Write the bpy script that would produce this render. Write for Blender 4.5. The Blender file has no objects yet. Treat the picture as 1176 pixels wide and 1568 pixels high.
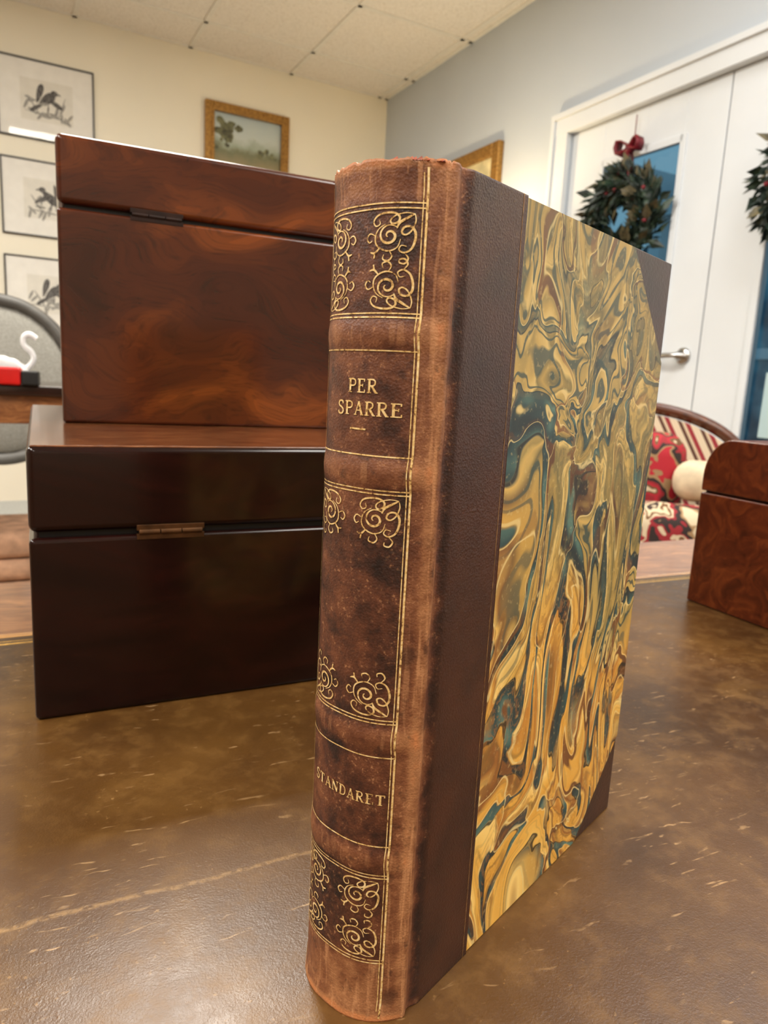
import bpy, bmesh, math, random
from mathutils import Vector, Matrix
random.seed(7)
S=bpy.context.scene
try: S.view_settings.view_transform='Standard'
except Exception as e: print(e)
TZ=0.75; CH=0.156
def lin(c):
    return tuple(((x/255)/12.92 if x/255<=.04045 else (((x/255)+.055)/1.055)**2.4) for x in c)+(1,)
# ---------------- materials
class NT:
    def __init__(s,name):
        s.m=bpy.data.materials.new(name); s.m.use_nodes=True; s.t=s.m.node_tree
        s.b=s.t.nodes['Principled BSDF']; s.tc=None
    def n(s,typ,**k):
        x=s.t.nodes.new(typ)
        for a,v in k.items(): setattr(x,a,v)
        return x
    def l(s,a,b): s.t.links.new(a,b)
    def obj(s):
        if not s.tc: s.tc=s.n('ShaderNodeTexCoord')
        return s.tc.outputs['Object']
    def mapp(s,vec,scale=(1,1,1),rot=(0,0,0),loc=(0,0,0)):
        m=s.n('ShaderNodeMapping'); s.l(vec,m.inputs['Vector']); m.inputs['Scale'].default_value=scale; m.inputs['Rotation'].default_value=rot; m.inputs['Location'].default_value=loc
        return m.outputs['Vector']
    def noise(s,vec,scale,detail=2,rough=.5,dist=0):
        x=s.n('ShaderNodeTexNoise'); s.l(vec,x.inputs['Vector'])
        x.inputs['Scale'].default_value=scale; x.inputs['Detail'].default_value=detail; x.inputs['Roughness'].default_value=rough; x.inputs['Distortion'].default_value=dist
        return x
    def ramp(s,fac,stops,interp='LINEAR'):
        r=s.n('ShaderNodeValToRGB'); s.l(fac,r.inputs['Fac']); cr=r.color_ramp; cr.interpolation=interp
        while len(cr.elements)<len(stops): cr.elements.new(.5)
        for e,(p,c) in zip(cr.elements,stops):
            e.position=p; e.color=lin(c) if len(c)==3 else c
        return r.outputs['Color']
    def val(s,fac,a,b,va=0,vb=1):
        m=s.n('ShaderNodeMapRange'); s.l(fac,m.inputs[0])
        m.inputs[1].default_value=a;m.inputs[2].default_value=b;m.inputs[3].default_value=va;m.inputs[4].default_value=vb
        return m.outputs[0]
    def mix(s,fac,a,b,mode='MIX'):
        m=s.n('ShaderNodeMixRGB',blend_type=mode)
        for i,v in ((0,fac),(1,a),(2,b)):
            if hasattr(v,'links'): s.l(v,m.inputs[i])
            else: m.inputs[i].default_value = v if i==0 else (lin(v) if len(v)==3 else v)
        return m.outputs[0]
    def math(s,op,a,b=0):
        m=s.n('ShaderNodeMath',operation=op)
        for i,v in ((0,a),(1,b)):
            if hasattr(v,'links'): s.l(v,m.inputs[i])
            else: m.inputs[i].default_value=v
        return m.outputs[0]
    def vadd(s,vec,col,amt):
        a=s.n('ShaderNodeVectorMath',operation='SUBTRACT'); s.l(col,a.inputs[0]); a.inputs[1].default_value=(.5,.5,.5)
        b=s.n('ShaderNodeVectorMath',operation='SCALE'); s.l(a.outputs[0],b.inputs[0]); b.inputs['Scale'].default_value=amt
        c=s.n('ShaderNodeVectorMath',operation='ADD'); s.l(vec,c.inputs[0]); s.l(b.outputs[0],c.inputs[1])
        return c.outputs[0]
    def bump(s,h,strength,dist):
        b=s.n('ShaderNodeBump'); s.l(h,b.inputs['Height']); b.inputs['Strength'].default_value=strength; b.inputs['Distance'].default_value=dist
        s.l(b.outputs[0],s.b.inputs['Normal'])
    def col(s,c):
        if hasattr(c,'links'): s.l(c,s.b.inputs['Base Color'])
        else: s.b.inputs['Base Color'].default_value=lin(c)
    def set(s,**k):
        for a,v in k.items():
            i=s.b.inputs[a.replace('_',' ')]
            if hasattr(v,'links'): s.l(v,i)
            else: i.default_value=v
def simple(name,c,rough=.5,metal=0,var=.12,scale=20,bump=0,coat=0,emit=0):
    t=NT(name); o=t.obj(); n=t.noise(o,scale,4)
    d=tuple(x*(1-var) for x in c); e=tuple(min(255,x*(1+var)) for x in c)
    t.col(t.ramp(n.outputs['Fac'],[(.3,d),(.7,e)])); t.set(Roughness=rough,Metallic=metal)
    if coat: t.b.inputs['Coat Weight'].default_value=coat; t.b.inputs['Coat Roughness'].default_value=.08
    if bump: t.bump(n.outputs['Fac'],bump,.002)
    if emit:
        t.b.inputs['Emission Color'].default_value=lin(c); t.b.inputs['Emission Strength'].default_value=emit
    return t.m

# ---------------- mesh helpers
def mesh(name,verts,faces,mat=None,smooth=False,parent=None,loc=None,rz=None,mi=None):
    me=bpy.data.meshes.new(name); me.from_pydata([tuple(v) for v in verts],[],faces); me.validate()
    o=bpy.data.objects.new(name,me); S.collection.objects.link(o)
    if mat is not None:
        for m in (mat if isinstance(mat,(list,tuple)) else [mat]): me.materials.append(m)
    if mi: 
        for p,i in zip(me.polygons,mi): p.material_index=i
    if smooth:
        for p in me.polygons: p.use_smooth=True
    if parent: o.parent=parent
    if loc is not None: o.location=loc
    if rz is not None: o.rotation_euler=(0,0,rz)
    return o
def empty(name,loc=(0,0,0),rz=0):
    o=bpy.data.objects.new(name,None); S.collection.objects.link(o); o.location=loc; o.rotation_euler=(0,0,rz); o.empty_display_size=.05
    return o
def frombm(name,bm,mat,parent=None,smooth=True,loc=None,rz=None):
    me=bpy.data.meshes.new(name); bm.to_mesh(me); bm.free()
    for m in (mat if isinstance(mat,(list,tuple)) else [mat]): me.materials.append(m)
    if smooth:
        for p in me.polygons: p.use_smooth=True
    o=bpy.data.objects.new(name,me); S.collection.objects.link(o)
    if parent: o.parent=parent
    if loc is not None: o.location=loc
    if rz is not None: o.rotation_euler=(0,0,rz)
    return o
def addbox(bm,a,b,bev=0,seg=2,M=None):
    r=bmesh.ops.create_cube(bm,size=1)
    vs=r['verts']
    for v in vs:
        v.co=Vector([ (a[i]+b[i])/2+v.co[i]*(b[i]-a[i]) for i in range(3)])
        if M: v.co=M@v.co
    if bev>0:
        es=list({e for v in vs for e in v.link_edges})
        bmesh.ops.bevel(bm,geom=es,offset=bev,segments=seg,affect='EDGES',profile=.5)
def box(name,a,b,mat,bev=0,seg=2,parent=None,loc=None,rz=None,smooth=False):
    bm=bmesh.new(); addbox(bm,a,b,bev,seg)
    o=frombm(name,bm,mat,parent,bev>0,loc,rz)
    if bev>0: wn(o)
    return o
def boxes(name,lst,mat,bev=0,parent=None,loc=None,rz=None):
    bm=bmesh.new()
    for a,b in lst: addbox(bm,a,b,bev)
    o=frombm(name,bm,mat,parent,bev>0,loc,rz)
    if bev>0: wn(o)
    return o
def wn(o):
    m=o.modifiers.new('wn','WEIGHTED_NORMAL'); m.keep_sharp=False
def lathe(name,prof,mat,parent=None,loc=None,seg=32,smooth=True,M=None):
    vs=[];fs=[]
    for r,z in prof:
        for i in range(seg):
            a=2*math.pi*i/seg; p=Vector((r*math.cos(a),r*math.sin(a),z)); vs.append(M@p if M else p)
    n=len(prof)
    for j in range(n-1):
        for i in range(seg):
            k=(i+1)%seg; fs.append((j*seg+i,j*seg+k,(j+1)*seg+k,(j+1)*seg+i))
    fs.append(tuple(reversed(range(seg)))); fs.append(tuple((n-1)*seg+i for i in range(seg)))
    return mesh(name,vs,fs,mat,smooth,parent,loc)
def tube(name,pts,r,mat,parent=None,loc=None,rz=None,cyc=False):
    cu=bpy.data.curves.new(name,'CURVE'); cu.dimensions='3D'; sp=cu.splines.new('NURBS'); sp.points.add(len(pts)-1)
    for p,q in zip(sp.points,pts): p.co=(*q,1)
    sp.use_endpoint_u=True; sp.order_u=3; sp.use_cyclic_u=cyc
    cu.bevel_depth=r; cu.bevel_resolution=3; cu.use_fill_caps=True
    o=bpy.data.objects.new(name,cu); S.collection.objects.link(o); cu.materials.append(mat)
    if parent: o.parent=parent
    if loc is not None: o.location=loc
    if rz is not None: o.rotation_euler=(0,0,rz)
    return o

# ================= CAMERA
p=math.radians(10.3); r=math.radians(3.0)
F=Vector((0,math.cos(p),-math.sin(p))); r0=Vector((1,0,0)); u0=Vector((0,math.sin(p),math.cos(p)))
R=math.cos(r)*r0+math.sin(r)*u0; U=-math.sin(r)*r0+math.cos(r)*u0
cd=bpy.data.cameras.new('camera'); cam=bpy.data.objects.new('camera',cd); S.collection.objects.link(cam)
M=Matrix((R,U,-F)).transposed().to_4x4(); M.translation=Vector((0,0,TZ+CH)); cam.matrix_world=M
cd.sensor_fit='VERTICAL'; cd.sensor_height=34.6; cd.sensor_width=25.95; cd.lens=24.0; cd.clip_start=.01; cd.clip_end=100
cd.dof.use_dof=True; cd.dof.focus_distance=.18; cd.dof.aperture_fstop=30
S.camera=cam

# ================= ROOM
CN=(-.118,4.99,0); RA=math.radians(208.5); CE=2.706
def wallmat(name,c):
    t=NT(name); o=t.obj(); n=t.noise(o,1.2,3); f=t.noise(o,350,2)
    t.col(t.ramp(n.outputs['Fac'],[(.3,tuple(x*.97 for x in c)),(.7,c)])); t.set(Roughness=.6); t.bump(f.outputs['Fac'],.1,.0005); return t.m
m_wallL=wallmat('wall_paint_cream',(240,234,214)); m_wallR=wallmat('wall_paint_grey',(192,201,210)); m_wallB=wallmat('wall_paint_back',(180,168,148))
LU=6.0; LV=7.5
box('wall_left',(-.15,-.15,0),(LU+.15,0,CE),m_wallL,loc=CN,rz=RA)
DV0,DV1,DZ=1.80,3.40,2.035
boxes('wall_right',[((-.15,0,0),(0,DV0,CE)),((-.15,DV1,0),(0,LV,CE)),((-.15,DV0,DZ+.01),(0,DV1,CE))],m_wallR,loc=CN,rz=RA)
box('wall_back',(-.15,LV,0),(LU+.15,LV+.15,CE),m_wallB,loc=CN,rz=RA)
box('wall_far',(LU,0,0),(LU+.15,LV,CE),m_wallB,loc=CN,rz=RA)
t=NT('carpet'); o=t.obj(); n=t.noise(o,300,3); n2=t.noise(o,3,2)
t.col(t.mix(.4,t.ramp(n.outputs['Fac'],[(.3,(108,86,66)),(.7,(148,122,96))]),t.ramp(n2.outputs['Fac'],[(.3,(110,90,72)),(.7,(140,118,92))]))); t.set(Roughness=.95); t.bump(n.outputs['Fac'],.5,.004)
box('floor',(-.15,-.15,-.1),(LU+.15,LV+.15,0),t.m,loc=CN,rz=RA)
t=NT('ceiling_tile'); o=t.obj(); n=t.noise(o,120,4,.7); n2=t.noise(o,500,1)
t.col(t.ramp(n.outputs['Fac'],[(.33,(208,202,190)),(.5,(238,234,226))])); t.set(Roughness=.9); t.bump(n2.outputs['Fac'],.4,.002)
box('ceiling',(-.15,-.15,CE),(LU+.15,LV+.15,CE+.1),t.m,loc=CN,rz=RA)
m_white=simple('white_enamel',(214,219,223),.35,var=.015,scale=3)
m_grid=simple('ceiling_grid_metal',(230,228,220),.5,var=.02)
g=[]
x=.06
while x<LU: g.append(((x-.012,0,CE-.006),(x+.012,LV,CE+.001))); x+=.6
x=.35
while x<LV: g.append(((0,x-.012,CE-.006),(LU,x+.012,CE+.001))); x+=.6
g+=[((0,0,CE-.006),(LU,.02,CE+.001)),((0,0,CE-.006),(.02,LV,CE+.001))]
boxes('trim_1',g,m_grid,loc=CN,rz=RA)
boxes('baseboard_left',[((0,0,0),(LU,.015,.1))],m_white,bev=.003,loc=CN,rz=RA)
boxes('baseboard_right',[((0,.015,0),(.015,DV0-.1,.1)),((0,DV1+.1,0),(.015,LV,.1))],m_white,bev=.003,loc=CN,rz=RA)
# door casing + stops
boxes('trim_2',[((-.15,DV0-.10,0),(.022,DV0-.001,DZ+.085)),((-.15,DV1+.001,0),(.022,DV1+.10,DZ+.085)),((-.15,DV0-.10,DZ),(.024,DV1+.10,DZ+.088)),
  ((.022,DV0-.10,0),(.034,DV0-.078,DZ+.085)),((.022,DV1+.078,0),(.034,DV1+.10,DZ+.085)),((.022,DV0-.10,DZ+.066),(.036,DV1+.10,DZ+.09)),
  ((-.11,DV0-.001,0),(-.076,DV0+.02,DZ)),((-.11,DV1-.02,0),(-.076,DV1+.001,DZ)),((-.11,DV0,DZ-.02),(-.076,DV1,DZ+.001)),((-.1,2.585,0),(-.0765,2.615,DZ))],m_white,bev=.002,loc=CN,rz=RA)
# glass
def glassmat(name,tint,ior):
    t=NT(name); gl=t.n('ShaderNodeBsdfGlossy'); gl.inputs['Roughness'].default_value=.02; tr=t.n('ShaderNodeBsdfTransparent'); tr.inputs[0].default_value=tint
    fr=t.n('ShaderNodeFresnel'); fr.inputs[0].default_value=ior; mx=t.n('ShaderNodeMixShader'); t.l(fr.outputs[0],mx.inputs[0]); t.l(tr.outputs[0],mx.inputs[1]); t.l(gl.outputs[0],mx.inputs[2])
    t.l(mx.outputs[0],t.t.nodes['Material Output'].inputs[0]); return t.m
m_glass=glassmat('door_glass',(.9,.95,.97,1),1.45); m_pg=glassmat('picture_glass',(.99,.99,.99,1),1.3)
m_chrome=simple('brushed_nickel',(200,200,200),.2,1,var=.03)
def door(name,v0,v1,handle_v,lever):
    e=empty(name,CN,RA)
    g0,g1=v0+.2,v1-.18
    if lever>=0: g0,g1=v0+.2,v1-.2
    zb,zt=.30,1.862
    fx=-.014
    boxes('leaf',[((-.059,v0,.01),(fx,g0,DZ-.003)),((-.059,g1,.01),(fx,v1,DZ-.003)),((-.059,g0,.01),(fx,g1,zb)),((-.059,g0,zt),(fx,g1,DZ-.003))],m_white,bev=.002,parent=e)
    boxes('glazing_bead',[((fx-.002,g0-.015,zb-.015),(fx+.008,g0+.012,zt+.015)),((fx-.002,g1-.012,zb-.015),(fx+.008,g1+.015,zt+.015)),((fx-.002,g0,zb-.015),(fx+.008,g1,zb+.012)),((fx-.002,g0,zt-.012),(fx+.008,g1,zt+.015))],m_white,bev=.002,parent=e)
    mesh('pane',[(-.035,g0,zb),(-.035,g1,zb),(-.035,g1,zt),(-.035,g0,zt)],[(0,1,2,3)],m_glass,parent=e)
    if lever:
        Mx=Matrix.Translation((fx,handle_v,1.064))@Matrix.Rotation(math.radians(90),4,'Y')
        lathe('rosette',[(.001,0),(.032,0),(.032,.006),(.026,.012),(.012,.014),(.011,.045),(.001,.046)],m_chrome,e,M=Mx)
        tube('lever',[(.026,handle_v,1.064),(.036,handle_v+lever*.03,1.064),(.036,handle_v+lever*.07,1.062),(.032,handle_v+lever*.115,1.066)],.010,m_chrome,e)
    return e
door('door_1',DV0+.003,2.6-.0025,2.535,-1)
door('door_2',2.6+.0025,DV1-.003,2.66,0)
# wreaths
t=NT('wreath_foliage'); o=t.obj(); n=t.noise(o,25,3)
t.col(t.ramp(n.outputs['Fac'],[(.3,(12,24,18)),(.5,(26,42,32)),(.62,(46,66,48)),(.72,(84,86,62))])); t.set(Roughness=.5); m_leaf=t.m
m_leafb=simple('dried_leaf',(84,76,52),.55,var=.3,scale=30)
m_red=simple('red_ribbon',(110,14,30),.5,var=.25,scale=40)
def wreath(v,z,rad):
    e=empty('christmas_wreath',CN,RA)
    vs=[];fs=[];mi=[]
    def leaf(c,d,up,L,W,idx):
        sd=d.cross(up).normalized()*W; b=len(vs)
        vs.extend([c,c+d*L*.45+sd+up*W*.3,c+d*L,c+d*L*.45-sd+up*W*.3,c+d*L*.5]); fs.extend([(b,b+1,b+2,b+4),(b,b+4,b+2,b+3)]); mi.extend([idx,idx])
    for i in range(1500):
        a=random.uniform(0,2*math.pi); b=random.uniform(0,2*math.pi)
        rr=.055*random.uniform(.5,1); rad_=rad*.76
        cdir=Vector((0,math.cos(a),math.sin(a)))
        c=cdir*(rad_+rr*math.cos(b))+Vector((.045+rr*.75*math.sin(b),0,0))
        out=(cdir*math.cos(b)+Vector((1,0,0))*math.sin(b)+Vector((0,-math.sin(a),math.cos(a)))*random.uniform(.3,1.6)+Vector([random.uniform(-.5,.5) for _ in range(3)])).normalized()
        if c.x+out.x*.05<.0: out.x=abs(out.x)
        big=random.random()<.12
        leaf(c,out,Vector([random.uniform(-1,1) for _ in range(3)]).normalized(),random.uniform(.05,.085) if big else random.uniform(.03,.065),.018 if big else .006,1 if big and random.random()<.3 else 0)
    mesh('foliage',[Vector((max(p.x,.001),p.y+v,p.z+z)) for p in vs],fs,[m_leaf,m_leafb],False,e,mi=mi)
    bm=bmesh.new()
    for i in range(28):
        a=2*math.pi*i/28
        bmesh.ops.create_icosphere(bm,subdivisions=1,radius=.034,matrix=Matrix.Translation((.04,v+math.cos(a)*rad*.76,z+math.sin(a)*rad*.76)))
    frombm('core',bm,m_leaf,e)
    bm=bmesh.new()
    for i in range(7):
        a=random.uniform(0,2*math.pi); q=rad*.76+random.uniform(-.04,.04)
        bmesh.ops.create_icosphere(bm,subdivisions=2,radius=.008,matrix=Matrix.Translation((.09,v+math.cos(a)*q,z+math.sin(a)*q)))
    frombm('berries',bm,m_red,e)
    zb=z+rad+.085
    def ribbon(nm,pts,w):
        vv=[];ff=[]
        for i,q in enumerate(pts):
            vv.append((q[0]-w/2,q[1],q[2]));vv.append((q[0]+w/2,q[1],q[2]+.004))
            if i: ff.append((2*i-2,2*i-1,2*i+1,2*i))
        o=mesh(nm,vv,ff,m_red,True,e); s=o.modifiers.new('s','SOLIDIFY'); s.thickness=.003
    for sg in(-1,1):
        ribbon('bow_loop',[(.03,v,zb),(.035,v+sg*.03,zb+.03),(.04,v+sg*.052,zb+.034),(.04,v+sg*.06,zb+.01),(.04,v+sg*.05,zb-.014),(.035,v+sg*.025,zb-.008),(.03,v,zb)],.045)
        ribbon('bow_tail',[(.03,v,zb),(.035,v+sg*.015,zb-.05),(.04,v+sg*.025,zb-.09),(.04,v+sg*.035,zb-.13)],.035)
    bm=bmesh.new(); bmesh.ops.create_icosphere(bm,subdivisions=2,radius=.02,matrix=Matrix.Translation((.035,v,zb))); frombm('bow_knot',bm,m_red,e)
    ribbon('hanger',[(.006,v-.008,zb),(.006,v-.008,2.0)],.003)
    return e
wreath(2.195,1.60,.183); wreath(3.0,1.60,.19)
# exterior
t=NT('exterior_facade'); o=t.obj(); n=t.noise(o,1.3,3)
t.col(t.ramp(n.outputs['Fac'],[(.35,(30,44,54)),(.5,(62,104,124)),(.6,(130,176,190))])); t.set(Roughness=.6); m_fac=t.m
e=empty('neighbouring_building',CN,RA)
box('facade',(-6,-3,0),(-5.6,9,2.9),m_fac,parent=e)
m_ew=simple('lit_window',(225,225,205),.4,var=.1,scale=2,emit=.7)
boxes('windows',[((-5.6,v,z),(-5.57,v+.55,z+.75)) for v in (-2,-.9,.2,1.3,2.4,3.5,4.6) for z in(.5,1.75)],m_ew,parent=e)
boxes('cornice',[((-5.6,-3,z),(-5.5,9,z+.12)) for z in(1.4,2.7)],m_white,parent=e)
e=empty('outdoor_canopy',CN,RA)
boxes('beams',[((-2.6,v,2.45),(-.16,v+.08,2.6)) for v in (.2,1.1,2.0,2.9,3.8,4.7)]+[((-2.6,0,2.35),(-2.5,5,2.6))],m_white,parent=e)
boxes('posts',[((-2.6,v,0),(-2.48,v+.12,2.35)) for v in (0,2.45,4.88)],m_white,parent=e)
box('ground_outside',(-8,-2,-.12),(-.15,9,-.02),simple('paving',(120,122,124),.8,scale=6),loc=CN,rz=RA)

# pictures
m_blk=simple('black_frame',(28,24,22),.35,var=.1); m_mat=simple('mat_board',(236,234,226),.8,var=.015)
t=NT('gilt_frame'); o=t.obj(); n=t.noise(o,90,4)
t.col(t.ramp(n.outputs['Fac'],[(.3,(112,76,34)),(.6,(176,132,66))])); t.set(Roughness=.42,Metallic=.6); t.bump(n.outputs['Fac'],.4,.003); m_gilt=t.m
def picture_left(name,u0_,u1_,z0,z1,fw,fmat,kind,thick=.02):
    e=empty(name,CN,RA)
    boxes('frame',[((u0_,0,z0),(u0_+fw,thick,z1)),((u1_-fw,0,z0),(u1_,thick,z1)),((u0_+fw,0,z0),(u1_-fw,thick,z0+fw)),((u0_+fw,0,z1-fw),(u1_-fw,thick,z1))],fmat,bev=min(.004,fw*.25),parent=e)
    if kind=='bird':
        box('mat_board',(u0_+fw,.002,z0+fw),(u1_-fw,.008,z1-fw),m_mat,parent=e)
        cu,cz=(u0_+u1_)/2,(z0+z1)/2; w=.125; h=.10
        boxes('plate_mark',[((cu-w,.008,cz-h),(cu+w,.0085,cz+h))],simple('print_paper',(226,223,212),.8,var=.02),parent=e)
        vs=[];fs=[];mi=[]
        def ell(cx,cz_,a,b,rot,n=14,taper=0,mm=0):
            k=len(vs)
            for i in range(n):
                q=2*math.pi*i/n; x_=a*math.cos(q); y_=b*math.sin(q)*(1-taper*math.cos(q))
                vs.append((cx+x_*math.cos(rot)-y_*math.sin(rot),.0088+.00004*(len(fs)%12),cz_+x_*math.sin(rot)+y_*math.cos(rot)))
            fs.append(tuple(range(k,k+n))); mi.append(mm)
        rr=random.Random(int(z0*100)); fl=1 if z0>1.3 and z0<1.7 else -1
        for i in range(16): ell(cu+rr.uniform(-.11,.11),cz-.045+rr.uniform(-.045,.05),.026,.007,rr.uniform(0,3),mm=1)
        ell(cu,cz-.065,.11,.004,.1,mm=1); ell(cu+.06,cz-.03,.06,.004,1.0,mm=1); ell(cu-.07,cz-.02,.06,.003,1.9,mm=1)
        ell(cu,cz+.012,.048,.022,.7*fl,taper=.4);ell(cu-.045*fl,cz-.03,.045,.009,.6*fl,taper=-.4);ell(cu+.036*fl,cz+.048,.017,.014,0);ell(cu+.056*fl,cz+.046,.012,.004,-.2*fl)
        ell(cu+.035*fl,cz+.0,.045,.011,-.5*fl,taper=.5);ell(cu-.035*fl,cz+.035,.05,.014,1.3*fl,taper=.5); ell(cu-.005,cz-.035,.004,.02,.1)
        mesh('engraving',vs,fs,[simple('ink',(84,82,80),.8,var=.5,scale=90),simple('ink_light',(150,148,142),.8,var=.25,scale=120)],parent=e,mi=mi)
        mesh('glazing',[(u0_+fw,.0135,z0+fw),(u1_-fw,.0135,z0+fw),(u1_-fw,.0135,z1-fw),(u0_+fw,.0135,z1-fw)],[(0,1,2,3)],m_pg,parent=e)
    else:
        t=NT('landscape_canvas_'+name); o=t.obj(); sep=t.n('ShaderNodeSeparateXYZ'); t.l(o,sep.inputs[0])
        n=t.noise(o,14,4,.6); hz=t.math('ADD',sep.outputs['Z'],t.math('MULTIPLY',n.outputs['Fac'],.12))
        f=t.val(hz,z0+.06,z1+.06)
        t.col(t.ramp(f,[(0,(96,84,58)),(.25,(146,134,100)),(.42,(116,118,88)),(.5,(150,160,140)),(.62,(186,196,190)),(1,(168,186,190))]))
        t.set(Roughness=.5); box('canvas',(u0_+fw,.002,z0+fw),(u1_-fw,.012,z1-fw),t.m,parent=e)
        mt=simple('painted_tree',(92,92,64),.5,var=.4,scale=40)
        vs=[];fs=[]
        for i in range(40):
            far=i>=26
            cx=(u1_-fw-.085+random.gauss(0,.035)) if not far else (u0_+fw+random.uniform(.01,.15)); cz_=(z1-.15+random.gauss(0,.04)) if not far else (z0+.2+random.gauss(0,.012)); k=len(vs); a=random.uniform(.012,.03)*(.6 if far else 1)
            for j in range(9): q=2*math.pi*j/9; rr=a*random.uniform(.7,1.2); vs.append((cx+rr*math.cos(q),.0122+.00001*i,cz_+rr*math.sin(q)*.8))
            fs.append(tuple(range(k,k+9)))
        mesh('trees',vs,fs,mt,parent=e)
        il=.008
        boxes('inner_fillet',[((u0_+fw-il,thick*.5,z0+fw-il),(u0_+fw+.006,thick+.006,z1-fw+il)),((u1_-fw-.006,thick*.5,z0+fw-il),(u1_-fw+il,thick+.006,z1-fw+il)),((u0_+fw,thick*.5,z0+fw-il),(u1_-fw,thick+.006,z0+fw+.006)),((u0_+fw,thick*.5,z1-fw-.006),(u1_-fw,thick+.006,z1-fw+il))],m_gilt,bev=.002,parent=e)
    return e
for z0,z1 in((2.065,2.45),(1.58,1.965),(1.09,1.476)): picture_left('framed_bird_print',1.773,2.235,z0,z1,.008,m_blk,'bird',.015)
picture_left('gilt_framed_landscape_painting',.671,1.18,2.02,2.45,.045,m_gilt,'land',.035)
e=empty('gilt_framed_picture',CN,RA)
a0,a1,z0,z1,fw=.74,1.31,1.66,2.13,.06
boxes('frame',[((0,a0,z0),(.035,a0+fw,z1)),((0,a1-fw,z0),(.035,a1,z1)),((0,a0+fw,z0),(.035,a1-fw,z0+fw)),((0,a0+fw,z1-fw),(.035,a1-fw,z1))],m_gilt,bev=.006,parent=e)
box('canvas',(.002,a0+fw,z0+fw),(.012,a1-fw,z1-fw),simple('aged_canvas',(190,180,140),.6,var=.2,scale=9),parent=e)
m_brass=simple('brass',(150,110,52),.3,1,var=.15,scale=60)
t=NT('lamp_shade'); t.col((240,220,180)); t.set(Roughness=.8); t.b.inputs['Emission Color'].default_value=lin((255,214,150)); t.b.inputs['Emission Strength'].default_value=1.5; m_shade=t.m
def floorlamp(v,u,pw,zs,col):
    e=empty('unseen_floor_lamp',(CN[0]+(-.8788)*u+.4772*v,CN[1]-.4772*u-.8788*v,0),0)
    lathe('stand',[(.001,0),(.14,0),(.14,.015),(.05,.03),(.012,.05),(.012,zs+.04),(.02,zs+.05),(.001,zs+.06)],m_brass,e)
    vs=[];fs=[]
    for i in range(32):
        a=2*math.pi*i/32
        vs+= [(.17*math.cos(a),.17*math.sin(a),zs),(.11*math.cos(a),.11*math.sin(a),zs+.24)]
    for i in range(32): j=(i+1)%32; fs.append((2*i,2*j,2*j+1,2*i+1))
    mesh('shade',vs,fs,m_shade,True,e)
    ld=bpy.data.lights.new('bulb','POINT'); ld.energy=pw; ld.color=col; ld.shadow_soft_size=.04; lo=bpy.data.objects.new('bulb',ld); S.collection.objects.link(lo); lo.parent=e; lo.location=(0,0,zs+.2)
floorlamp(1.45,.35,16,1.36,(1,.80,.5))
floorlamp(4.85,.30,42,1.55,(1,.92,.80))  # added lamp out of view by the right wall, puts sheen on the cover strip

# ================= LIGHTS: recessed ceiling panels
t=NT('light_diffuser'); t.col((255,250,240)); t.b.inputs['Emission Color'].default_value=(1,.97,.92,1); t.b.inputs['Emission Strength'].default_value=4; m_em=t.m
def troffer(u,v,w,h,power,colr=(1,.955,.89)):
    e=empty('ceiling_light_panel',CN,RA)
    box('diffuser',(u-w/2,v-h/2,CE-.012),(u+w/2,v+h/2,CE-.007),m_em,parent=e)
    boxes('rim',[((u-w/2-.02,v-h/2-.02,CE-.016),(u-w/2,v+h/2+.02,CE-.006)),((u+w/2,v-h/2-.02,CE-.016),(u+w/2+.02,v+h/2+.02,CE-.006)),((u-w/2,v-h/2-.02,CE-.016),(u+w/2,v-h/2,CE-.006)),((u-w/2,v+h/2,CE-.016),(u+w/2,v+h/2+.02,CE-.006))],m_grid,parent=e)
    l=bpy.data.lights.new('panel_light','AREA'); l.shape='RECTANGLE'; l.size=w; l.size_y=h; l.energy=power; l.color=colr
    o=bpy.data.objects.new('panel_light',l); S.collection.objects.link(o); o.parent=e; o.location=(u,v,CE-.02)
troffer(3.66,4.85,.56,1.16,62,(1,.94,.86)); troffer(1.26,5.45,.56,1.16,42,(1,.95,.88)); troffer(1.86,2.45,.56,.56,54,(1,.95,.85)); troffer(4.26,2.45,.56,1.16,85,(1,.98,.95)); troffer(3.06,6.65,.56,.56,22); troffer(.66,3.65,.56,.56,14,(.97,.98,1))

w=bpy.data.worlds.new('dusk_sky'); S.world=w; w.use_nodes=True; bg=w.node_tree.nodes['Background']; bg.inputs[0].default_value=(.20,.42,.56,1); bg.inputs[1].default_value=.75

# ================= DESK
EA=math.radians(25.7)
def wood(name,dark,light,scale=14,rough=.2,coat=.5,axis=(1,9,9),burl=0,mid=None,spec=.5):
    t=NT(name); o=t.obj(); 
    n0=t.noise(o,scale*.35,3); v=t.vadd(o,n0.outputs['Color'],.10+burl)
    v=t.mapp(v,axis); n=t.noise(v,scale,5,.6,1.0)
    fine=t.noise(t.mapp(o,(axis[0]*6,axis[1]*14,axis[2]*14)),scale*2,3)
    c=t.ramp(n.outputs['Fac'],[(.28,dark),(.5,mid or tuple((a+b)/2 for a,b in zip(dark,light))),(.72,light)])
    c=t.mix(t.val(fine.outputs['Fac'],.35,.7,0,.35),c,tuple(x*.55 for x in dark))
    t.col(c); t.set(Roughness=rough); t.b.inputs['Coat Weight'].default_value=coat; t.b.inputs['Coat Roughness'].default_value=.1
    t.b.inputs['Specular IOR Level'].default_value=spec
    wv=t.noise(o,9,2); t.bump(wv.outputs['Fac'],.12,.004)
    return t.m
m_desk=wood('desk_walnut',(106,60,32),(190,130,80),rough=.3)
t=NT('desk_leather'); o=t.obj(); sep=t.n('ShaderNodeSeparateXYZ'); t.l(o,sep.inputs[0])
n=t.noise(o,6,4,.6); n2=t.noise(o,85,5,.7); n3=t.noise(o,22,3,.6,.8); g=t.noise(o,1400,2,.6)
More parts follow.
